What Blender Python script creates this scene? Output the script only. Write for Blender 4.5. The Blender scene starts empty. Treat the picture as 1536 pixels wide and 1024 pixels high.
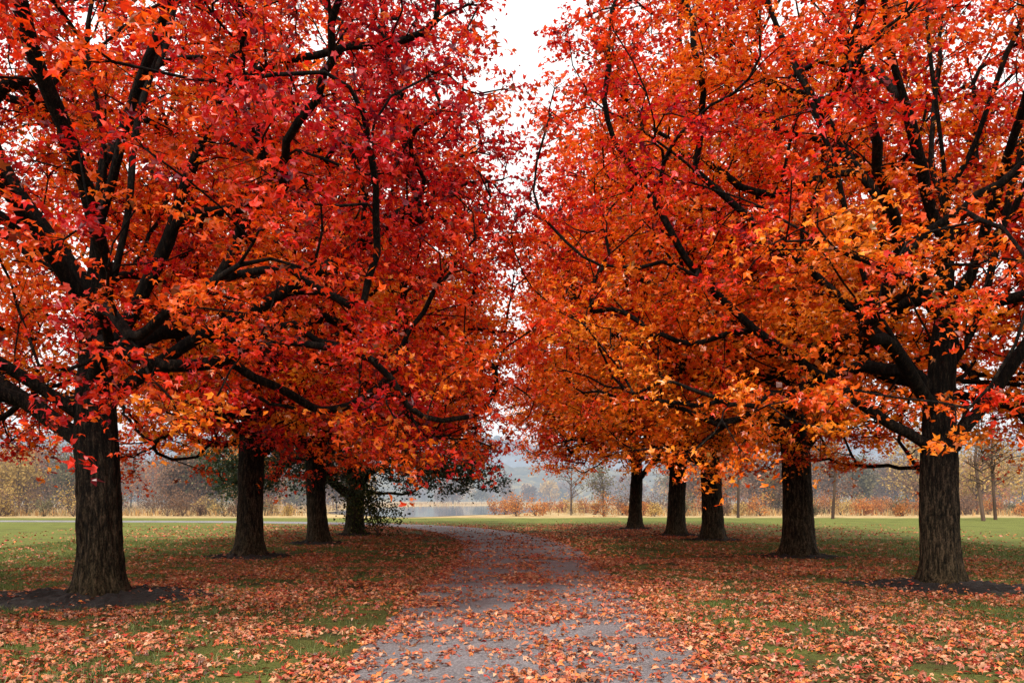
import bpy, math, random
import numpy as np
from mathutils import Vector, noise

rng = np.random.default_rng(7)
random.seed(7)
scene = bpy.context.scene
scene.view_settings.view_transform = 'Standard'
scene.view_settings.look = 'None'
scene.view_settings.exposure = 0

# ------------------------------------------------------------------ helpers
def link(ob, parent=None):
    scene.collection.objects.link(ob)
    if parent is not None:
        ob.parent = parent
    return ob

def np_mesh(name, verts, faces_list, mats=(), facecol=None, smooth=False):
    me = bpy.data.meshes.new(name)
    verts = np.asarray(verts, dtype=np.float32)
    me.vertices.add(len(verts))
    me.vertices.foreach_set('co', verts.ravel())
    loops = np.concatenate([f.ravel() for f in faces_list]).astype(np.int32)
    tot = np.concatenate([np.full(len(f), f.shape[1], dtype=np.int32) for f in faces_list])
    start = np.concatenate([[0], np.cumsum(tot)[:-1]]).astype(np.int32)
    me.loops.add(len(loops))
    me.loops.foreach_set('vertex_index', loops)
    me.polygons.add(len(tot))
    me.polygons.foreach_set('loop_start', start)
    me.polygons.foreach_set('loop_total', tot)
    me.polygons.foreach_set('use_smooth', np.full(len(tot), smooth, dtype=bool))
    me.update(calc_edges=True)
    if facecol is not None:
        a = me.attributes.new('lc', 'FLOAT_COLOR', 'FACE')
        c = np.ones((len(tot), 4), dtype=np.float32)
        c[:, :3] = facecol
        a.data.foreach_set('color', c.ravel())
    for m in mats:
        me.materials.append(m)
    return me

def new_mat(name):
    m = bpy.data.materials.new(name)
    m.use_nodes = True
    nt = m.node_tree
    nt.nodes.clear()
    out = nt.nodes.new('ShaderNodeOutputMaterial')
    return m, nt, out

def N(nt, typ, **kw):
    n = nt.nodes.new(typ)
    for k, v in kw.items():
        setattr(n, k, v)
    return n

def ramp(nt, fac, stops):
    r = N(nt, 'ShaderNodeValToRGB')
    e = r.color_ramp.elements
    while len(e) < len(stops):
        e.new(0.5)
    for i, (p, c) in enumerate(stops):
        e[i].position = p
        e[i].color = (*c, 1) if len(c) == 3 else c
    nt.links.new(fac, r.inputs[0])
    return r.outputs[0]

def noise_tex(nt, scale, detail=4, vec=None, rough=0.6):
    n = N(nt, 'ShaderNodeTexNoise')
    n.inputs['Scale'].default_value = scale
    n.inputs['Detail'].default_value = detail
    n.inputs['Roughness'].default_value = rough
    if vec is not None:
        nt.links.new(vec, n.inputs['Vector'])
    return n.outputs[0]

def mix(nt, fac, a, b, mode='MIX'):
    m = N(nt, 'ShaderNodeMix', data_type='RGBA', blend_type=mode)
    for sock, v in ((m.inputs[0], fac), (m.inputs[6], a), (m.inputs[7], b)):
        if isinstance(v, (int, float)):
            sock.default_value = v
        elif isinstance(v, tuple):
            sock.default_value = (*v, 1)
        else:
            nt.links.new(v, sock)
    return m.outputs[2]

def math_n(nt, op, a, b=0.0, clamp=False):
    m = N(nt, 'ShaderNodeMath', operation=op, use_clamp=clamp)
    for i, v in enumerate((a, b)):
        if isinstance(v, (int, float)):
            m.inputs[i].default_value = v
        else:
            nt.links.new(v, m.inputs[i])
    return m.outputs[0]

# ------------------------------------------------------------------ materials
def leaf_mat(name, trans=0.45, gloss=0.06, rough=0.4):
    m, nt, out = new_mat(name)
    at = N(nt, 'ShaderNodeAttribute', attribute_name='lc')
    d = N(nt, 'ShaderNodeBsdfDiffuse')
    t = N(nt, 'ShaderNodeBsdfTranslucent')
    nt.links.new(at.outputs['Color'], d.inputs[0])
    nt.links.new(at.outputs['Color'], t.inputs[0])
    a = N(nt, 'ShaderNodeMixShader'); a.inputs[0].default_value = trans
    nt.links.new(d.outputs[0], a.inputs[1]); nt.links.new(t.outputs[0], a.inputs[2])
    last = a
    if gloss > 0:
        g = N(nt, 'ShaderNodeBsdfGlossy')
        g.inputs['Roughness'].default_value = rough
        g.inputs['Color'].default_value = (1, 1, 1, 1)
        b = N(nt, 'ShaderNodeMixShader'); b.inputs[0].default_value = gloss
        nt.links.new(a.outputs[0], b.inputs[1]); nt.links.new(g.outputs[0], b.inputs[2])
        last = b
    nt.links.new(last.outputs[0], out.inputs[0])
    return m

M_LEAF = leaf_mat('maple_leaf', 0.46, 0.03, 0.35)
M_LITTER = leaf_mat('fallen_leaf', 0.12, 0.04, 0.5)
M_GRASSB = leaf_mat('grass_blade', 0.3, 0.02, 0.5)
M_FAR = leaf_mat('distant_foliage', 0.35, 0.0, 0.5)
M_TWIG, nt, out = new_mat('twigs')
d_ = N(nt, 'ShaderNodeBsdfDiffuse'); nt.links.new(d_.outputs[0], out.inputs[0])
g_ = N(nt, 'ShaderNodeNewGeometry')
nt.links.new(ramp(nt, noise_tex(nt, .3, 3, g_.outputs['Position']), [(.35, (.05, .035, .028)), (.65, (.12, .08, .06))]), d_.inputs[0])

def bark_mat():
    m, nt, out = new_mat('bark')
    tc = N(nt, 'ShaderNodeTexCoord')
    mp = N(nt, 'ShaderNodeMapping'); mp.inputs['Scale'].default_value = (20, 20, 4.5)
    nt.links.new(tc.outputs['Object'], mp.inputs[0])
    n1 = noise_tex(nt, 1.0, 8, mp.outputs[0], 0.75)
    mp3 = N(nt, 'ShaderNodeMapping'); mp3.inputs['Scale'].default_value = (60, 60, 30)
    nt.links.new(tc.outputs['Object'], mp3.inputs[0])
    n3 = noise_tex(nt, 1.0, 3, mp3.outputs[0], 0.6)
    n1 = math_n(nt, 'ADD', math_n(nt, 'MULTIPLY', n1, 0.72), math_n(nt, 'MULTIPLY', n3, 0.28))
    mp2 = N(nt, 'ShaderNodeMapping'); mp2.inputs['Scale'].default_value = (1.2, 1.2, 0.8)
    nt.links.new(tc.outputs['Object'], mp2.inputs[0])
    n2 = noise_tex(nt, 1.0, 3, mp2.outputs[0])
    c = ramp(nt, n1, [(0.40, (0.005, 0.004, 0.003)), (0.52, (0.026, 0.018, 0.013)), (0.64, (0.12, 0.082, 0.055))])
    sep = N(nt, 'ShaderNodeSeparateXYZ'); nt.links.new(tc.outputs['Object'], sep.inputs[0])
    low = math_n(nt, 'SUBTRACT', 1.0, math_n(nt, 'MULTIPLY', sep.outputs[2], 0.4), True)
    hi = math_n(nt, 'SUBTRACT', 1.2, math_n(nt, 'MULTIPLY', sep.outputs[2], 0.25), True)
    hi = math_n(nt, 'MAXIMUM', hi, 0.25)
    moss = math_n(nt, 'MULTIPLY', low, math_n(nt, 'MULTIPLY', n2, 0.75), True)
    c2 = mix(nt, moss, c, (0.085, 0.062, 0.025))
    dk = ramp(nt, n1, [(0.42, (0.10, 0.10, 0.10)), (0.55, (1, 1, 1))])
    c3 = mix(nt, 1.0, c2, dk, 'MULTIPLY')
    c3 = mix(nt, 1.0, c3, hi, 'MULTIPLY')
    p = N(nt, 'ShaderNodeBsdfPrincipled')
    p.inputs['Roughness'].default_value = 0.85
    p.inputs['Specular IOR Level'].default_value = 0.12
    nt.links.new(c3, p.inputs['Base Color'])
    bp = N(nt, 'ShaderNodeBump'); bp.inputs['Strength'].default_value = 1.0; bp.inputs['Distance'].default_value = 0.07
    nt.links.new(n1, bp.inputs['Height']); nt.links.new(bp.outputs[0], p.inputs['Normal'])
    nt.links.new(p.outputs[0], out.inputs[0])
    return m
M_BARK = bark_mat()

# ------------------------------------------------------------------ leaves
LT = np.array([(0, 0, 0), (.22, -.06, .02), (.50, .34, -.08), (.15, .40, .03), (0, 1.0, -.12),
               (-.15, .40, .03), (-.50, .34, -.08), (-.22, -.06, .02)], dtype=float)
LT[:, 1] -= 0.35
LF = np.array([(0, 1, 2, 3), (0, 3, 4, 5), (0, 5, 6, 7)])
ST = np.array([(0, -.45, 0), (.38, .0, -.07), (0, .5, -.05), (-.38, 0, -.07)], dtype=float)
SF = np.array([(0, 1, 2), (0, 2, 3)])

def place_leaves(pos, normal, size, rng, lobed=True):
    n = len(pos)
    T, F = (LT, LF) if lobed else (ST, SF)
    nz = normal / np.linalg.norm(normal, axis=1, keepdims=True)
    r = rng.normal(size=(n, 3))
    ax = np.cross(nz, r); ax /= np.linalg.norm(ax, axis=1, keepdims=True)
    ay = np.cross(nz, ax)
    curl = rng.uniform(0.4, 3.2, n)
    asp = rng.uniform(0.65, 1.1, n)
    V = (T[None, :, 0:1] * ax[:, None] * asp[:, None, None] + T[None, :, 1:2] * ay[:, None]
         + T[None, :, 2:3] * nz[:, None] * curl[:, None, None]) * size[:, None, None] + pos[:, None]
    k = len(T)
    faces = (F[None] + (np.arange(n) * k)[:, None, None]).reshape(-1, F.shape[1])
    return V.reshape(-1, 3), faces, len(F)

# ------------------------------------------------------------------ tree generator
def env_r(z, H, R, zb):
    t = np.clip((z - zb) / (H - zb), 0, 1)
    return R * np.power(np.clip(1 - t ** 3.6, 0, 1), 0.6) * np.minimum(1, 0.84 + t * 0.9)

def gen_tree(seed, H=16.0, R=6.3, zb=2.4, ntar=1100, per=42, r0=0.36, leafsize=0.15, lobed=True,
             palette='red', limbs=None, nlimb=10, fork=2.9, thr=(-0.34, 0.06), thin=0.0, topskip=0.45, pexp=0.46):
    rg = np.random.default_rng(seed)
    cap = 80000
    P = np.zeros((cap, 3)); D = np.zeros((cap, 3)); par = np.full(cap, -1, int); cnt = 0
    def add(p, parent, d):
        nonlocal cnt
        P[cnt] = p; D[cnt] = d / (np.linalg.norm(d) + 1e-9); par[cnt] = parent; cnt += 1
        return cnt - 1
    ph = rg.uniform(0, 6.28, 4)
    step = 0.3
    zs = np.arange(0, 0.82 * H, step)
    idx = -1; trunk = []
    for z in zs:
        w = max(0, z - 1.5)
        p = np.array([0.05 * math.sin(z * 0.9 + ph[0]) + 0.03 * w * math.sin(z * .5 + ph[1]),
                      0.05 * math.sin(z * 0.8 + ph[2]) + 0.03 * w * math.sin(z * .45 + ph[3]), z])
        idx = add(p, idx, np.array([0, 0, 1.0])); trunk.append(idx)
    if limbs is None:
        limbs = []
        a0 = rg.uniform(0, 360)
        for i in range(nlimb):
            limbs.append((a0 + i * 137.5 + rg.uniform(-15, 15), fork + i * (0.40 * H - fork + 1.2) / nlimb + rg.uniform(-.1, .1),
                          rg.uniform(25, 52) + i * 3.0, 1.0))
    for (az, z0, el, ln) in limbs:
        az = math.radians(az); el = math.radians(el)
        ti = trunk[min(len(trunk) - 1, int(z0 / step))]
        d = np.array([math.cos(az) * math.cos(el), math.sin(az) * math.cos(el), math.sin(el)])
        p = P[ti].copy(); cur = ti
        L = 0
        while L < 10 * ln:
            wob = rg.normal(size=3) * 0.07
            d = d + wob + np.array([0, 0, 0.016 if L < 3 else -0.004])
            d /= np.linalg.norm(d)
            p = p + d * 0.35; L += 0.35
            rr = math.hypot(p[0], p[1])
            if p[2] > H - 0.8 or rr > env_r(p[2], H, R, zb) - 0.8:
                break
            cur = add(p, cur, d)
    T = []
    off = rg.uniform(0, 100, 3)
    while len(T) < ntar:
        z = rg.uniform(zb, H)
        if z > 11.5 and rg.uniform() < topskip: continue
        er = float(env_r(z, H, R, zb))
        u = rg.uniform()
        r = er * u ** 0.40
        if rg.uniform() > (er / R) ** 1.5: continue
        zmin = zb + 1.9 * (1 - min(1, r / (0.75 * R))) + 0.5 * noise.noise(Vector((r, z, off[0])))
        if z < zmin: continue
        a = rg.uniform(0, 2 * math.pi)
        if thin > 0 and math.sin(a) < -0.1 and z < 9.5 and 3.6 < z and rg.uniform() < thin: continue
        if thin > 0 and r < 4.5 and 2.6 < z < 7.5 and r * math.sin(a) < 0.3 and abs(r * math.cos(a)) < 1.8 and rg.uniform() < .55: continue
        nn = noise.noise(Vector((math.cos(a) * r * .5 + off[0], math.sin(a) * r * .5 + off[1], z * .7 + off[2])))
        if nn < rg.uniform(*thr): continue
        bump = 1 + 0.16 * noise.noise(Vector((math.cos(a) * 2 + off[1], math.sin(a) * 2, z * .45)))
        T.append((math.cos(a) * r * bump, math.sin(a) * r * bump, z))
    T = np.array(T)
    order = np.argsort(np.linalg.norm(T - np.array([0, 0, 3.5]), axis=1) + rg.uniform(-2.2, 2.2, len(T)))
    T = T[order]
    tips = []
    start_attach = int(fork / step)
    for t in T:
        v = t - P[start_attach:cnt]
        dist = np.linalg.norm(v, axis=1) + 1e-6
        ca = np.sum(v * D[start_attach:cnt], axis=1) / dist
        up = v[:, 2] / dist
        cost = dist * (1 + 0.9 * np.clip(0.75 - ca, 0, 2)) + 0.75 * np.clip(-up - .1, 0, 1) * dist
        j = int(np.argmin(cost)) + start_attach
        a = P[j]; L = np.linalg.norm(t - a)
        if L < 0.2: tips.append(j); continue
        c1 = a + D[j] * L * 0.38 + np.array([0, 0, 0.05 * L])
        n = max(2, int(L / 0.3))
        cur = j; prev = a
        for i in range(1, n + 1):
            s = i / n
            p = (1 - s) ** 2 * a + 2 * s * (1 - s) * c1 + s * s * t
            if i < n: p = p + rg.normal(size=3) * 0.035
            cur = add(p, cur, p - prev); prev = p
        tips.append(cur)
    n_desc = np.zeros(cnt)
    for t in tips: n_desc[t] += 1
    for i in range(cnt - 1, 0, -1):
        n_desc[par[i]] += n_desc[i]
    n_desc = np.maximum(n_desc, 0.5)
    tot = n_desc[0]
    rad = r0 * (n_desc / tot) ** pexp
    rad = np.maximum(rad * np.where(rad < 0.03, 0.75, 1), 0.007)
    tr = np.array(trunk)
    rad[tr] *= (1 - 0.010 * P[tr, 2])
    kids = [[] for _ in range(cnt)]
    for i in range(1, cnt): kids[par[i]].append(i)
    trset = set(trunk)
    chains = []
    stack = [(0, None)]
    while stack:
        s, pr = stack.pop()
        ch = [] if pr is None else [pr]
        cur = s
        while True:
            ch.append(cur)
            if not kids[cur]: break
            k = max(kids[cur], key=lambda q: n_desc[q] + (1e6 if q in trset else 0))
            for q in kids[cur]:
                if q != k: stack.append((q, cur))
            cur = k
        chains.append((ch, pr is None))
    VV = []; FF = []; base = 0
    for ch, is_trunk in chains:
        pts = P[ch]; rr = rad[ch].copy()
        if not is_trunk: rr[0] = min(rr[0], rr[1] * 1.3)
        if len(pts) < 2: continue
        if is_trunk:
            s_old = np.concatenate([[0], np.cumsum(np.linalg.norm(np.diff(pts, axis=0), axis=1))])
            s_new = np.concatenate([np.arange(0, 3.6, 0.05), np.arange(3.6, s_old[-1], 0.2)])
            pts = np.stack([np.interp(s_new, s_old, pts[:, k]) for k in range(3)], 1)
            rr = np.interp(s_new, s_old, rr)
            for _ in range(6):
                rr[1:-1] = (rr[:-2] + rr[1:-1] * 2 + rr[2:]) / 4
            sides = 100 if lobed else 48
        else:
            sides = 12 if rr[1] > .08 else (7 if rr[1] > .03 else 4)
        tang = np.gradient(pts, axis=0); tang /= np.linalg.norm(tang, axis=1, keepdims=True) + 1e-9
        ref = np.array([1.0, 0, 0]) if abs(tang[0][0]) < 0.8 else np.array([0, 1.0, 0])
        U = np.zeros_like(pts)
        u = ref
        for i in range(len(pts)):
            u = u - tang[i] * np.dot(u, tang[i]); u /= np.linalg.norm(u) + 1e-9
            U[i] = u
        W = np.cross(tang, U)
        th = np.linspace(0, 2 * math.pi, sides, endpoint=False)
        Rm = np.repeat(rr[:, None], sides, 1)
        if is_trunk:
            z = pts[:, 2][:, None]
            lob = 0.55 + 0.25 * np.cos(5 * th + ph[0])[None] + 0.2 * np.cos(3 * th + ph[1])[None]
            Rm = Rm * (1 + 0.75 * np.exp(-z / 0.20) * lob + 0.22 * np.exp(-z / 0.5))
            Rm = Rm * (1 + 0.045 * np.sin(2 * th + z * 0.8 + ph[2]) + 0.03 * np.sin(3 * th - z * 1.7 + ph[3]))
            rid = np.zeros_like(Rm)
            for i in range(len(pts)):
                for j in range(sides):
                    cx, cy = math.cos(th[j]), math.sin(th[j])
                    rid[i, j] = (noise.noise(Vector((cx * 3.5, cy * 3.5, pts[i, 2] * 1.2 + off[0]))) * .7
                                 - 1.3 * abs(noise.noise(Vector((cx * 8.5, cy * 8.5, pts[i, 2] * 2.2 + off[1])))) + .25)
            Rm = Rm * (1 + 0.12 * rid)
        V = pts[:, None] + Rm[..., None] * (U[:, None] * np.cos(th)[None, :, None] + W[:, None] * np.sin(th)[None, :, None])
        m = len(pts)
        i, j = np.meshgrid(np.arange(m - 1), np.arange(sides), indexing='ij')
        a = i * sides + j; b = i * sides + (j + 1) % sides
        F = np.stack([a, b, b + sides, a + sides], -1).reshape(-1, 4) + base
        VV.append(V.reshape(-1, 3)); FF.append(F); base += m * sides
    tipP = P[tips]; tipD = D[tips]
    nt_ = len(tips); K = 5
    o = np.repeat(tipP, K, 0)
    td = np.repeat(tipD, K, 0) * 0.6 + rg.normal(size=(nt_ * K, 3)) * np.array([.75, .75, .40])
    td /= np.linalg.norm(td, axis=1, keepdims=True)
    tl = rg.uniform(0.3, 0.85, nt_ * K)
    end = o + td * tl[:, None] + np.array([0, 0, -1]) * (0.12 * tl ** 2)[:, None]
    side = np.cross(td, rg.normal(size=td.shape)); side /= np.linalg.norm(side, axis=1, keepdims=True)
    s2 = np.cross(td, side)
    tw = 0.006
    tri = np.stack([o + side * tw, o - side * tw * .5 + s2 * tw, o - side * tw * .5 - s2 * tw, end], 1).reshape(-1, 3)
    q = (np.arange(nt_ * K) * 4)[:, None]
    F3 = np.concatenate([q + np.array([[0, 1, 3]]), q + np.array([[1, 2, 3]]), q + np.array([[2, 0, 3]])]) + base
    VV.append(tri)
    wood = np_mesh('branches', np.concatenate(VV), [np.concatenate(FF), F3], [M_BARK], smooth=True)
    n = nt_ * per
    ti = rg.integers(0, nt_ * K, n)
    s = rg.uniform(0.1, 1.08, n)
    pos = o[ti] + (end[ti] - o[ti]) * s[:, None] + rg.normal(size=(n, 3)) * np.array([.10, .10, .06])
    nor = rg.normal(size=(n, 3)) * 0.62 + np.array([0, 0, 0.75])
    out = pos * np.array([1, 1, 0]); out /= np.linalg.norm(out, axis=1, keepdims=True) + 1e-6
    nor += out * 0.35
    size = leafsize * rg.uniform(0.6, 1.3, n)
    V, F, kf = place_leaves(pos, nor, size, rg, lobed)
    rr = np.hypot(pos[:, 0], pos[:, 1])
    er = env_r(pos[:, 2], H, R, zb)
    outer = np.clip(rr / np.maximum(er, 0.5), 0, 1.2)
    hh = (pos[:, 2] - zb) / 10.0
    clump = rg.normal(size=nt_)[ti // K] * 0.15
    big = np.array([noise.noise(Vector((a[0] * .35 + off[0], a[1] * .35, a[2] * .4))) for a in tipP])[ti // K]
    f = {'red': 0.60, 'orange': 0.18, 'mid': 0.27, 'green': -2}[palette] + 0.55 * (outer - 0.65) + 0.46 * (hh - 0.25) + clump + big * 0.65 + rg.normal(size=n) * 0.13
    pal = np.array([(0.96, 0.30, 0.012), (0.96, 0.195, 0.007), (0.92, 0.105, 0.006), (0.84, 0.034, 0.008), (0.58, 0.007, 0.013)])
    x = np.clip(f, 0, 0.999) * 4
    i0 = x.astype(int); fr = (x - i0)[:, None]
    col = pal[i0] * (1 - fr) + pal[np.minimum(i0 + 1, 4)] * fr
    if palette == 'green':
        col = np.array([0.045, 0.075, 0.03]) * np.ones((n, 1))
        o_ = rg.uniform(size=n) < 0.03
        col[o_] = (0.6, 0.2, 0.03)
    mar = rg.uniform(size=n) < (0.04 + 0.15 * np.clip(f, 0, 1))
    col[mar] = col[mar] * np.array([0.28, 0.45, 1.5])
    col *= rg.uniform(0.72, 1.1, n)[:, None]
    col = np.clip(col, 0, 0.97)
    leaves = np_mesh('leaves', V, [F], [M_LEAF], facecol=np.repeat(col, kf, 0))
    return wood, leaves

def place_tree(name, data, x, y, rot=0.0, sc=1.0):
    e = bpy.data.objects.new(name, None)
    link(e)
    e.location = (x, y, 0); e.rotation_euler = (0, 0, math.radians(rot)); e.scale = (sc, sc, sc)
    link(bpy.data.objects.new('trunk_and_branches', data[0]), e)
    link(bpy.data.objects.new('leaves', data[1]), e)
    return e

limbsL = [(8, 3.0, 38, 1), (170, 2.4, 20, 1), (205, 2.8, 32, 1), (300, 3.4, 34, 1), (60, 3.7, 42, 1), (-12, 3.6, 50, 1),
          (110, 4.4, 45, 1), (240, 4.6, 45, 1), (5, 4.6, 62, 1), (180, 4.9, 60, 1), (320, 6.2, 55, 1), (90, 7.0, 55, 1), (270, 7.2, 60, 1)]
limbsR = [(186, 2.6, 26, 1), (10, 2.6, 46, 1), (215, 3.2, 36, 1), (172, 3.4, 52, 1), (-10, 3.6, 62, 1), (192, 4.0, 64, 1),
          (60, 4.4, 50, 1), (275, 4.6, 52, 1), (165, 4.8, 44, 1), (5, 5.2, 52, 1), (205, 6.0, 60, 1), (90, 6.6, 58, 1), (330, 7.0, 60, 1)]
tL1 = gen_tree(11, H=15.5, R=7.1, zb=2.1, ntar=1750, per=70, r0=0.33, leafsize=0.108, palette='red', limbs=limbsL, thin=.2, topskip=.6, pexp=.42, fork=2.4)
tR1 = gen_tree(12, H=15.8, R=7.4, zb=2.2, ntar=1800, per=68, r0=0.30, leafsize=0.107, palette='mid', limbs=limbsR, thin=.33, topskip=.6, pexp=.42, fork=2.4)
tA = gen_tree(13, H=15.5, R=6.8, zb=2.9, ntar=1400, per=48, r0=0.33, leafsize=0.14, lobed=False, palette='orange', fork=2.5, pexp=.43)
tB = gen_tree(14, H=16.0, R=6.9, zb=3.0, ntar=1400, per=48, r0=0.34, leafsize=0.14, lobed=False, palette='mid', fork=2.5, pexp=.43)
tG = gen_tree(15, H=5.6, R=6.3, zb=1.7, ntar=560, per=66, r0=0.33, leafsize=0.13, lobed=False, palette='green', nlimb=9, fork=1.5)

place_tree('maple_tree', tL1, -6.62, 13.65)
place_tree('maple_tree', tR1, 7.62, 15.2)
place_tree('maple_tree', tA, -7.0, 22.8, 40, 1.03)
place_tree('maple_tree', tB, 7.6, 22.8, 100, 1.08)
place_tree('maple_tree', tB, -6.7, 29.3, 200, 1.0)
place_tree('maple_tree', tA, 7.4, 31.5, 150, 1.10)
place_tree('evergreen_tree', tG, -6.6, 36.0, 0)
place_tree('maple_tree', tB, 6.9, 35.6, 300, 1.02)
place_tree('maple_tree', tA, 6.2, 42.7, 250, 0.97)
place_tree('maple_tree', tA, -7.8, 43.0, 300, 1.0)

# ------------------------------------------------------------------ path
ctrl = [(0.17, -10), (0.17, 0), (0.17, 8), (0.2, 14), (0.3, 20), (0.2, 27), (-0.8, 35), (-3.2, 43), (-6.8, 48.5), (-12, 52.5), (-22, 55.5), (-45, 57), (-70, 57)]
def catmull(pts, k=12):
    pts = np.array(pts, float); out = []
    for i in range(1, len(pts) - 2):
        p0, p1, p2, p3 = pts[i - 1:i + 3]
        for s in np.linspace(0, 1, k, endpoint=False):
            out.append(0.5 * ((2 * p1) + (-p0 + p2) * s + (2 * p0 - 5 * p1 + 4 * p2 - p3) * s ** 2 + (-p0 + 3 * p1 - 3 * p2 + p3) * s ** 3))
    return np.array(out)
cl = catmull([(0.17, -20)] + ctrl)
tg = np.gradient(cl, axis=0); tg /= np.linalg.norm(tg, axis=1, keepdims=True)
nl = np.stack([tg[:, 1], -tg[:, 0]], 1)
us = np.linspace(-1, 1, 9)
HW = 1.75
pv = []
for i in range(len(cl)):
    for u in us:
        e = 1.0
        if abs(u) == 1: e = 1 + 0.10 * noise.noise(Vector((cl[i][1] * 1.3, u * 5, 0)))
        q = cl[i] + nl[i] * u * HW * e
        pv.append((q[0], q[1], 0.004 + 0.035 * (1 - u * u)))
pv = np.array(pv)
m = len(cl); k = len(us)
i, j = np.meshgrid(np.arange(m - 1), np.arange(k - 1), indexing='ij')
a = i * k + j
pf = np.stack([a, a + 1, a + 1 + k, a + k], -1).reshape(-1, 4)

def path_mat():
    m, nt, out = new_mat('path_gravel')
    g = N(nt, 'ShaderNodeNewGeometry')
    n1 = noise_tex(nt, 45, 4, g.outputs['Position'], 0.75)
    n2 = noise_tex(nt, 0.8, 5, g.outputs['Position'])
    vo = N(nt, 'ShaderNodeTexVoronoi'); vo.inputs['Scale'].default_value = 70
    nt.links.new(g.outputs['Position'], vo.inputs['Vector'])
    c = ramp(nt, n1, [(0.3, (0.06, 0.055, 0.06)), (0.55, (0.18, 0.17, 0.18)), (0.75, (0.38, 0.36, 0.365))])
    c = mix(nt, 0.6, c, mix(nt, 1.0, c, ramp(nt, n2, [(0.3, (0.6, 0.53, 0.49)), (0.7, (1.3, 1.3, 1.32))]), 'MULTIPLY'))
    vg = N(nt, 'ShaderNodeRGBToBW'); nt.links.new(vo.outputs['Color'], vg.inputs[0])
    c = mix(nt, 0.5, c, mix(nt, 1.0, c, vg.outputs[0], 'OVERLAY'))
    p = N(nt, 'ShaderNodeBsdfPrincipled'); p.inputs['Roughness'].default_value = 0.75
    nt.links.new(c, p.inputs['Base Color'])
    bp = N(nt, 'ShaderNodeBump'); bp.inputs['Strength'].default_value = 0.8; bp.inputs['Distance'].default_value = 0.025
    nt.links.new(n1, bp.inputs['Height']); nt.links.new(bp.outputs[0], p.inputs['Normal'])
    nt.links.new(p.outputs[0], out.inputs[0]); return m
link(bpy.data.objects.new('gravel_path', np_mesh('gravel_path', pv, [pf], [path_mat()], smooth=True)))

# ------------------------------------------------------------------ ground
def ground_mat():
    m, nt, out = new_mat('lawn_ground')
    g = N(nt, 'ShaderNodeNewGeometry'); pos = g.outputs['Position']
    sep = N(nt, 'ShaderNodeSeparateXYZ'); nt.links.new(pos, sep.inputs[0])
    nf = noise_tex(nt, 28, 4, pos, 0.7); nm = noise_tex(nt, 0.55, 5, pos, 0.65); nb = noise_tex(nt, 0.06, 4, pos)
    green = ramp(nt, nf, [(0.3, (0.045, 0.056, 0.012)), (0.5, (0.125, 0.142, 0.03)), (0.72, (0.24, 0.24, 0.07))])
    soil = ramp(nt, nf, [(0.3, (0.010, 0.007, 0.005)), (0.6, (0.036, 0.024, 0.015)), (0.8, (0.11, 0.06, 0.034))])
    ax = math_n(nt, 'ABSOLUTE', math_n(nt, 'SUBTRACT', sep.outputs[0], 0.3))
    near = math_n(nt, 'MULTIPLY', math_n(nt, 'SUBTRACT', 12.0, ax), 0.14, True)
    yf = math_n(nt, 'MULTIPLY', math_n(nt, 'SUBTRACT', 50.0, sep.outputs[1]), 0.1, True)
    fac = math_n(nt, 'ADD', math_n(nt, 'MULTIPLY', math_n(nt, 'MULTIPLY', near, yf), 0.50), math_n(nt, 'MULTIPLY', math_n(nt, 'SUBTRACT', nm, 0.5), 3.0), True)
    c = mix(nt, fac, green, soil)
    gold = ramp(nt, noise_tex(nt, 0.5, 6, pos, 0.7), [(0.3, (0.20, 0.13, 0.05)), (0.5, (0.40, 0.28, 0.13)), (0.7, (0.52, 0.40, 0.22))])
    yy = math_n(nt, 'ADD', sep.outputs[1], math_n(nt, 'MULTIPLY', nb, 10.0))
    gf = math_n(nt, 'MULTIPLY', math_n(nt, 'SUBTRACT', yy, 69.0), 0.3, True)
    c = mix(nt, gf, c, gold)
    p = N(nt, 'ShaderNodeBsdfPrincipled'); p.inputs['Roughness'].default_value = 0.95
    p.inputs['Specular IOR Level'].default_value = 0.1
    nt.links.new(c, p.inputs['Base Color'])
    bp = N(nt, 'ShaderNodeBump'); bp.inputs['Strength'].default_value = 0.8; bp.inputs['Distance'].default_value = 0.05
    nt.links.new(nf, bp.inputs['Height']); nt.links.new(bp.outputs[0], p.inputs['Normal'])
    nt.links.new(p.outputs[0], out.inputs[0]); return m
S = 1500.0
link(bpy.data.objects.new('ground', np_mesh('ground', [(-S, -200, 0), (S, -200, 0), (S, 2600, 0), (-S, 2600, 0)], [np.array([[0, 1, 2, 3]])], [ground_mat()])))

mm, nt, out = new_mat('mulch')
g = N(nt, 'ShaderNodeNewGeometry')
n1 = noise_tex(nt, 30, 5, g.outputs['Position'], 0.75)
p = N(nt, 'ShaderNodeBsdfPrincipled'); p.inputs['Roughness'].default_value = 0.95
nt.links.new(ramp(nt, n1, [(0.35, (0.005, 0.0035, 0.003)), (0.6, (0.018, 0.011, 0.008)), (0.8, (0.055, 0.032, 0.022))]), p.inputs['Base Color'])
bp = N(nt, 'ShaderNodeBump'); bp.inputs['Distance'].default_value = 0.06
nt.links.new(n1, bp.inputs['Height']); nt.links.new(bp.outputs[0], p.inputs['Normal'])
nt.links.new(p.outputs[0], out.inputs[0])
beds = [(-6.62, 13.65, 1.75), (7.62, 15.2, 1.45), (-7.0, 22.8, 1.1), (7.6, 22.8, 1.1), (-6.7, 29.3, 1.0), (7.4, 31.5, 1.0), (6.9, 35.6, .9), (6.2, 42.7, .9), (-6.6, 36.0, .9), (-7.8, 43.0, .9)]
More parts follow.
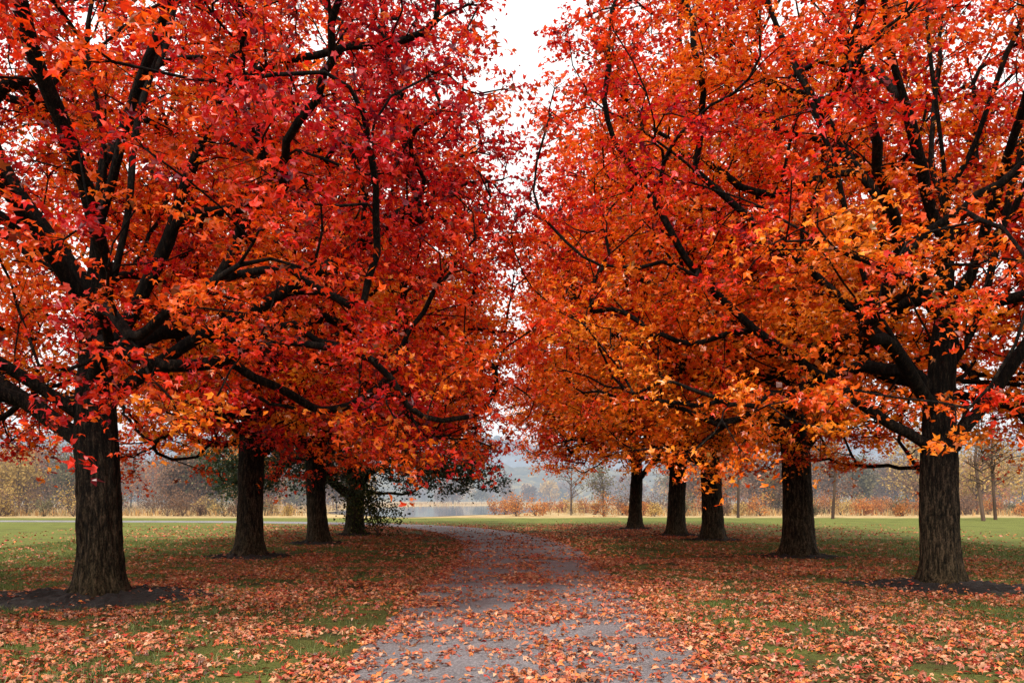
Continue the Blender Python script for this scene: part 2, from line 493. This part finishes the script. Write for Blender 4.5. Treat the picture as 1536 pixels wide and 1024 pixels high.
for bx, by, br in beds:
    vs = [(bx, by, 0.13)]; A = 72; Rn = 18
    for r in range(1, Rn + 1):
        for a_ in range(A):
            th = 2 * math.pi * a_ / A; f = r / Rn
            rr = br * f * (1 + 0.35 * noise.noise(Vector((math.cos(th) * 1.6 + bx, math.sin(th) * 1.6, 0))) + .25 * noise.noise(Vector((math.cos(th) * 7 + bx, math.sin(th) * 7, 0))))
            x = bx + rr * math.cos(th); y = by + rr * math.sin(th)
            z = 0.0 + 0.12 * (1 - f) ** 1.2 + (0.09 * (noise.noise(Vector((x * 8, y * 8, 1))) + 0.12) if r < Rn else -0.02)
            vs.append((x, y, z))
    tris = np.array([[0, 1 + a_, 1 + (a_ + 1) % A] for a_ in range(A)])
    qs = np.array([[1 + r * A + a_, 1 + (r + 1) * A + a_, 1 + (r + 1) * A + (a_ + 1) % A, 1 + r * A + (a_ + 1) % A] for r in range(Rn - 1) for a_ in range(A)])
    link(bpy.data.objects.new('mulch_bed', np_mesh('mulch_bed', vs, [tris, qs], [mm], smooth=True)))

# ------------------------------------------------------------------ ground leaves
def path_offset(x, y):
    cx = np.interp(y, cl[:, 1], cl[:, 0])
    return x - cx
def litter_density(x, y):
    dx = path_offset(x, y); ad = np.abs(dx)
    onp = ad < 1.8
    d = 0.24 + 0.66 * np.exp(-((np.abs(x) - 5.5) / 3.4) ** 2)
    track = 0.21 + 0.42 * np.exp(-((dx - 0.1) / 0.42) ** 2) + 0.9 * np.exp(-((ad - 1.85) / 0.36) ** 2)
    track = track * np.clip(1 - (y - 22) / 20, 0.10, 1)
    edge = 1.1 * np.exp(-((ad - 1.9) / 0.7) ** 2)
    d = np.where(onp, track, np.maximum(d, edge))
    d = d * np.where(y < 11, 0.85, 1)
    d = d * np.where(np.abs(x) > 9.5, np.exp(-((np.abs(x) - 9.5) / 6) ** 2), 1) + 0.04
    d = d * np.where(y > 44, np.exp(-((y - 44) / 5.0) ** 2), 1)
    return d
def litter(n_try, x0, x1, y0, y1, lobed, size, seed):
    rg = np.random.default_rng(seed)
    x = rg.uniform(x0, x1, n_try); y = rg.uniform(y0, y1, n_try)
    nn = np.array([noise.noise(Vector((a * .9, b * .9, 3.3))) + 0.9 * noise.noise(Vector((a * 3.1, b * 3.1, 7.3))) for a, b in zip(x, y)])
    keep = rg.uniform(size=n_try) < litter_density(x, y) * np.clip(0.75 + 1.7 * nn, 0.05, 2)
    for bx, by, br in beds:
        dd = np.hypot(x - bx, y - by)
        keep &= ~((dd < br * 1.1) & (rg.uniform(size=n_try) < np.clip(1.2 - .8 * (dd / br) ** 2, 0, .9))) & (dd > 0.5)
    x = x[keep]; y = y[keep]; n = len(x)
    dx = np.abs(path_offset(x, y))
    z = np.where(dx < 1.75, 0.004 + 0.035 * (1 - (dx / 1.75) ** 2), 0.0) + rg.uniform(0.010, 0.040, n)
    for bx, by, br in beds:
        dd = np.hypot(x - bx, y - by)
        z += 0.12 * np.clip(1 - dd / br, 0, 1)
    pos = np.stack([x, y, z], 1)
    nor = rg.normal(size=(n, 3)) * 0.38 + np.array([0, 0, 1.0])
    sz = size * rg.uniform(0.5, 1.35, n)
    V, F, kf = place_leaves(pos, nor, sz, rg, lobed)
    pal = np.array([(.52, .16, .075), (.60, .26, .13), (.54, .11, .04), (.64, .19, .04), (.32, .08, .04), (.17, .07, .04), (.46, .04, .022), (.64, .34, .19)])
    pr = np.array([.22, .16, .17, .13, .13, .09, .07, .05])
    col = pal[rg.choice(len(pal), n, p=pr / pr.sum())] * rg.uniform(0.5, 1.05, n)[:, None]
    return V, F, np.repeat(col, kf, 0)
V1, F1, C1 = litter(210000, -14, 14, 4.5, 22, True, 0.078, 1)
V2, F2, C2 = litter(210000, -22, 22, 22, 60, False, 0.110, 2)
e = bpy.data.objects.new('fallen_leaves', None); link(e)
link(bpy.data.objects.new('near_leaves', np_mesh('near_leaves', V1, [F1], [M_LITTER], C1)), e)
link(bpy.data.objects.new('far_leaves', np_mesh('far_leaves', V2, [F2], [M_LITTER], C2)), e)

# ------------------------------------------------------------------ grass blades
def blades(n, x0, x1, y0, y1, h, w, seed, pal, mask=None, power=1.0, upright=.35):
    rg = np.random.default_rng(seed)
    x = rg.uniform(x0, x1, n); y = y0 + (y1 - y0) * rg.uniform(0, 1, n) ** power
    if mask is not None:
        k_ = mask(x, y, rg); x = x[k_]; y = y[k_]; n = len(x)
    th = rg.uniform(0, 6.28, n); hh = h * rg.uniform(0.4, 1.2, n)
    b = np.stack([x, y, np.zeros(n)], 1)
    s = np.stack([np.cos(th), np.sin(th), np.zeros(n)], 1) * w
    lean = rg.normal(size=(n, 3)) * upright * hh[:, None]; lean[:, 2] = 0
    mid = b + lean * .3 + np.stack([np.zeros(n), np.zeros(n), hh * .6], 1)
    tip = b + lean + np.stack([np.zeros(n), np.zeros(n), hh], 1)
    V = np.stack([b - s, b + s, mid + s * .7, mid - s * .7, tip], 1).reshape(-1, 3)
    o = (np.arange(n) * 5)[:, None]
    Q = o + np.array([[0, 1, 2, 3]]); Tt = o + np.array([[3, 2, 4]])
    c = np.array(pal)[rg.integers(0, len(pal), n)] * rg.uniform(.7, 1.2, n)[:, None]
    return V, Q, Tt, np.concatenate([c, c])
def gmask(x, y, rg):
    nn = np.array([noise.noise(Vector((a * .5 + 9, b * .5, 0.3))) + .5 * noise.noise(Vector((a * 1.9 + 9, b * 1.9, 0.3))) for a, b in zip(x, y)])
    k_ = (np.abs(path_offset(x, y)) > 1.85) & (rg.uniform(size=len(x)) < np.clip(0.65 + 1.6 * nn + 0.08 * (np.abs(x) - 6), 0.05, 1))
    for bx, by, br in beds: k_ &= np.hypot(x - bx, y - by) > br * 0.9
    return k_
GP = [(.07, .115, .02), (.11, .155, .03), (.05, .09, .02), (.18, .17, .055)]
V, Q, Tt, c = blades(380000, -16, 16, 5.5, 32, 0.07, 0.004, 5, GP, gmask, 1.4, .6)
link(bpy.data.objects.new('grass', np_mesh('grass', V, [Q, Tt], [M_GRASSB], c)))

def in_pond(x, y):
    return (((x + 8.5) / 13) ** 2 + ((y - 110) / 42) ** 2 < 1) | (((x + 42) / 25) ** 2 + ((y - 90) / 6) ** 2 < 1)
def rmask(x, y, rg):
    nn = np.array([noise.noise(Vector((a * .12, b * .12, 0.3))) for a, b in zip(x, y)])
    return (rg.uniform(size=len(x)) < np.clip(0.5 + 1.6 * nn, 0.05, 1)) & ~in_pond(x, y) & ~((np.abs(x + 7) < 9) & (y < 90) & (rg.uniform(size=len(x)) < .97))
RP = [(.48, .32, .15), (.55, .40, .20), (.40, .23, .09), (.35, .26, .12), (.50, .28, .10)]
V, Q, Tt, c = blades(60000, -110, 110, 72, 210, 0.65, 0.04, 8, RP, rmask, 1.6, .25)
link(bpy.data.objects.new('reeds', np_mesh('reeds', V, [Q, Tt], [M_FAR], c)))

wm, nt, out = new_mat('water')
p = N(nt, 'ShaderNodeBsdfPrincipled'); p.inputs['Base Color'].default_value = (.10, .12, .13, 1)
p.inputs['Roughness'].default_value = 0.05; p.inputs['IOR'].default_value = 1.33
g = N(nt, 'ShaderNodeNewGeometry')
bp = N(nt, 'ShaderNodeBump'); bp.inputs['Strength'].default_value = .25
nt.links.new(noise_tex(nt, 2, 3, g.outputs['Position']), bp.inputs['Height']); nt.links.new(bp.outputs[0], p.inputs['Normal'])
nt.links.new(p.outputs[0], out.inputs[0])
def pond(cx, cy, rx, ry, nm='pond'):
    A = 90; vs = [(cx, cy, .02)]
    for a_ in range(A):
        th = 2 * math.pi * a_ / A
        f = 1 + .16 * noise.noise(Vector((math.cos(th) * 2 + cx, math.sin(th) * 2, 1)))
        vs.append((cx + rx * f * math.cos(th), cy + ry * f * math.sin(th), .02))
    link(bpy.data.objects.new(nm, np_mesh(nm, vs, [np.array([[0, 1 + q, 1 + (q + 1) % A] for q in range(A)])], [wm])))
pond(-8.5, 110, 12.5, 41)
pond(-42, 90, 24, 5)

# ------------------------------------------------------------------ distant trees / bushes
def far_plants(specs, seed):
    rg = np.random.default_rng(seed)
    LV = []; LFc = []; LC = []; WV = []; WF = []; lb = 0; wb = 0
    def stick(a, b, ra, rb):
        nonlocal wb
        d = b - a; d = d / (np.linalg.norm(d) + 1e-9)
        u = np.cross(d, [0.3, 1, 0.1]); u /= np.linalg.norm(u); w = np.cross(d, u)
        ths = np.arange(5) * 2 * math.pi / 5
        ring = np.cos(ths)[:, None] * u + np.sin(ths)[:, None] * w
        WV.append(a + ring * ra); WV.append(b + ring * rb)
        WF.append(np.array([[q, (q + 1) % 5, 5 + (q + 1) % 5, 5 + q] for q in range(5)]) + wb); wb += 10
    for (x, y, h, r, pal, nleaf, ls, tf) in specs:
        o = np.array([x, y, 0.0])
        ends = []
        tr = max(0.035, h * 0.016)
        top = o + np.array([rg.normal() * .04 * h, rg.normal() * .04 * h, h * .9])
        if tf > 0:
            mid = o * .5 + top * .5 + rg.normal(size=3) * 0.02 * h
            stick(o, mid, tr, tr * .7); stick(mid, top, tr * .7, tr * .15)
        nb = int(12 + h * 1.5)
        for b_ in range(nb):
            t = rg.uniform(max(tf, .05), .85); st = o + (top - o) * t
            az = rg.uniform(0, 6.28); el = rg.uniform(.15, 1.1)
            L = r * (1.15 - .6 * t) * rg.uniform(.6, 1.1)
            e_ = st + np.array([math.cos(az) * math.cos(el), math.sin(az) * math.cos(el), math.sin(el) * .8]) * L
            if tf == 0: st = o
            stick(st, e_, tr * .4, tr * .1); ends.append(e_)
            for _ in range(4):
                s_ = st + (e_ - st) * rg.uniform(.3, .9)
                e2 = s_ + (rg.normal(size=3) + np.array([0, 0, .5])) * L * .27
                stick(s_, e2, tr * .15, tr * .06); ends.append(e2)
        ends = np.array(ends)
        if nleaf:
            pos = ends[rg.integers(0, len(ends), nleaf)] + rg.normal(size=(nleaf, 3)) * r * 0.13
            pos[:, 2] = np.maximum(pos[:, 2], .05)
            V, F, kf = place_leaves(pos, rg.normal(size=(nleaf, 3)) + np.array([0, 0, .5]), ls * rg.uniform(.6, 1.3, nleaf), rg, False)
            c = np.array(pal)[rg.integers(0, len(pal), nleaf)] * rg.uniform(.6, 1.15, nleaf)[:, None] * rg.uniform(.7, 1.1)
            LV.append(V); LFc.append(F + lb); lb += len(V); LC.append(np.repeat(c, kf, 0))
    return (np_mesh('branches', np.concatenate(WV), [np.concatenate(WF)], [M_TWIG]),
            np_mesh('foliage', np.concatenate(LV), [np.concatenate(LFc)], [M_FAR], np.concatenate(LC)) if LV else None)
def add_plants(name, specs, seed):
    w, l = far_plants(specs, seed)
    e = bpy.data.objects.new(name, None); link(e)
    link(bpy.data.objects.new('branches', w), e)
    if l: link(bpy.data.objects.new('foliage', l), e)
OLIVE = [(.19, .17, .09), (.26, .22, .11), (.14, .13, .08)]
BROWN = [(.26, .15, .09), (.32, .18, .11), (.17, .11, .08)]
RUST = [(.60, .22, .06), (.52, .17, .05), (.64, .30, .08), (.36, .15, .06)]
GOLD = [(.60, .40, .12), (.48, .31, .10), (.62, .42, .15)]
DKG = [(.035, .055, .02), (.05, .07, .025), (.08, .09, .03)]
rg = np.random.default_rng(55)
sp = []
for i in range(190):
    sgn = -1 if i % 2 else 1
    y = rg.uniform(80, 170)
    x = sgn * rg.uniform(16 + (y - 80) * .12, 0.66 * y + 6)
    h = rg.uniform(4.0, 9.0) * (0.8 + y / 400)
    pal = [OLIVE, BROWN, BROWN, RUST, OLIVE, GOLD, RUST, BROWN][rg.integers(0, 8)]
    sp.append((x, y, h, h * .46, pal, int(rg.uniform(700, 2600)), .30, .15))
for i in range(130):
    y = rg.uniform(180, 300); x = rg.uniform(-.62 * y, .62 * y); h = rg.uniform(5, 11)
    if abs(x + 10) < 40: h *= .65
    sp.append((x, y, h, h * .5, [OLIVE, BROWN, GOLD, BROWN][rg.integers(0, 4)], 900, .55, .1))
add_plants('distant_trees', sp, 3)
sp = []
for i in range(240):
    y = rg.uniform(69, 94); x = rg.uniform(-.66 * y, .66 * y)
    if -17 < x < -1.5 or (-66 < x < -18 and 83 < y): continue
    h = rg.uniform(.8, 2.0) * (1.7 if x < -30 else 1)
    sp.append((x, y, h, h * .8, RUST if x > -2 and rg.uniform() < .6 else [BROWN, OLIVE, GOLD, BROWN][rg.integers(0, 4)], 520, .14, 0))
add_plants('distant_bushes', sp, 4)
add_plants('slender_tree', [(31.5, 57, 9, 2.0, BROWN, 120, .15, .3)], 21)
add_plants('slender_tree', [(34.0, 60, 8, 2.0, RUST, 300, .15, .3)], 22)
add_plants('slender_tree', [(23.5, 62.5, 8, 1.8, RUST, 300, .15, .4)], 23)
add_plants('slender_tree', [(17.5, 66, 8, 1.8, RUST, 300, .15, .4)], 24)
add_plants('bare_tree', [(5.2, 75, 5.2, 2.8, BROWN, 260, .14, .25)], 25)
add_plants('olive_tree', [(8.4, 78, 5.0, 2.2, OLIVE, 1200, .18, .25)], 26)
add_plants('shrub', [(-5.5, 35.0, 2.0, 1.7, DKG + [(.2, .18, .05)], 2400, .11, 0)], 27)

# ------------------------------------------------------------------ hills
def hill(name, y0, depth, h, seed, pal):
    nx, ny = 420, 16
    W = y0 * 0.9
    xs = np.linspace(-W, W, nx); vs = []
    for jy in range(ny):
        v = jy / (ny - 1)
        for xx in xs:
            prof = math.sin(v * math.pi / 2)
            hh = h * prof * (0.78 + .35 * noise.noise(Vector((xx / (y0 * .35), seed, 0))) + .15 * noise.noise(Vector((xx / (y0 * .09), seed, v))))
            hh += h * .13 * (noise.noise(Vector((xx / 7, v * 10, seed))) + .6 * noise.noise(Vector((xx / 3, v * 20, seed)))) * (1 if jy else 0)
            vs.append((xx, y0 + depth * v, max(hh, -.5) if jy else -.5))
    i, j = np.meshgrid(np.arange(ny - 1), np.arange(nx - 1), indexing='ij')
    a = i * nx + j
    F = np.stack([a, a + 1, a + 1 + nx, a + nx], -1).reshape(-1, 4)
    m, nt, out = new_mat(name)
    g = N(nt, 'ShaderNodeNewGeometry')
    n1 = noise_tex(nt, .12, 6, g.outputs['Position'], .75)
    d = N(nt, 'ShaderNodeBsdfDiffuse')
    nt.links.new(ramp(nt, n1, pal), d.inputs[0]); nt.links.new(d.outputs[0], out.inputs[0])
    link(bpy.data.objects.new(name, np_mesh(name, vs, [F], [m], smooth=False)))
hill('hills', 300, 90, 19, 2.0, [(.35, (.02, .03, .02)), (.52, (.09, .08, .04)), (.7, (.34, .25, .07))])
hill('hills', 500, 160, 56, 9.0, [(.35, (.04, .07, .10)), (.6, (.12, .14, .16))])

# ------------------------------------------------------------------ mist (absorbing box, no scatter; haze light put in as its own emission)
bx = np.array([(x, y, z) for x in (-900, 900) for y in (64, 640) for z in (-1, 24)], float)
bf = np.array([(0, 1, 3, 2), (4, 6, 7, 5), (0, 4, 5, 1), (2, 3, 7, 6), (0, 2, 6, 4), (1, 5, 7, 3)])
vm, nt, out = new_mat('mist')
dens = 0.0030
ab = N(nt, 'ShaderNodeVolumeAbsorption'); ab.inputs['Color'].default_value = (0, 0, 0, 1); ab.inputs['Density'].default_value = dens
em = N(nt, 'ShaderNodeEmission'); em.inputs['Color'].default_value = (.60, .67, .76, 1); em.inputs['Strength'].default_value = dens
ad = N(nt, 'ShaderNodeAddShader')
nt.links.new(ab.outputs[0], ad.inputs[0]); nt.links.new(em.outputs[0], ad.inputs[1]); nt.links.new(ad.outputs[0], out.inputs['Volume'])
link(bpy.data.objects.new('mist', np_mesh('mist', bx, [bf], [vm])))

# ------------------------------------------------------------------ world + sun
SUN_EL, SUN_AZ = 50, 202
w = bpy.data.worlds.new('World'); scene.world = w; w.use_nodes = True
nt = w.node_tree; nt.nodes.clear()
sky = N(nt, 'ShaderNodeTexSky'); sky.sky_type = 'NISHITA'; sky.sun_disc = False
sky.sun_elevation = math.radians(SUN_EL); sky.sun_rotation = math.radians(SUN_AZ)
sky.dust_density = 6; sky.air_density = 1.0
hs = N(nt, 'ShaderNodeHueSaturation'); hs.inputs['Saturation'].default_value = 0.25
nt.links.new(sky.outputs[0], hs.inputs['Color'])
b1 = N(nt, 'ShaderNodeBackground'); b1.inputs[1].default_value = 0.06
nt.links.new(hs.outputs[0], b1.inputs[0])
b2 = N(nt, 'ShaderNodeBackground'); b2.inputs[0].default_value = (1.0, 0.975, 0.945, 1); b2.inputs[1].default_value = 1.3
adw = N(nt, 'ShaderNodeAddShader'); wo = N(nt, 'ShaderNodeOutputWorld')
nt.links.new(b1.outputs[0], adw.inputs[0]); nt.links.new(b2.outputs[0], adw.inputs[1]); nt.links.new(adw.outputs[0], wo.inputs[0])
sd = bpy.data.lights.new('sun', 'SUN'); sd.energy = 4.6; sd.angle = math.radians(9); sd.color = (1, .93, .83)
so = bpy.data.objects.new('sun', sd); link(so)
el = math.radians(SUN_EL); az = math.radians(SUN_AZ)
dirv = Vector((math.sin(az) * math.cos(el), math.cos(az) * math.cos(el), math.sin(el)))
so.rotation_euler = dirv.to_track_quat('Z', 'Y').to_euler()

# ------------------------------------------------------------------ camera
cd = bpy.data.cameras.new('camera'); cd.sensor_width = 36; cd.lens = 30; cd.shift_y = 233 / 1536
cd.clip_start = 0.1; cd.clip_end = 5000
co = bpy.data.objects.new('camera', cd); link(co)
co.location = (0, 0, 1.6); co.rotation_euler = (math.radians(90), 0, 0)
scene.camera = co
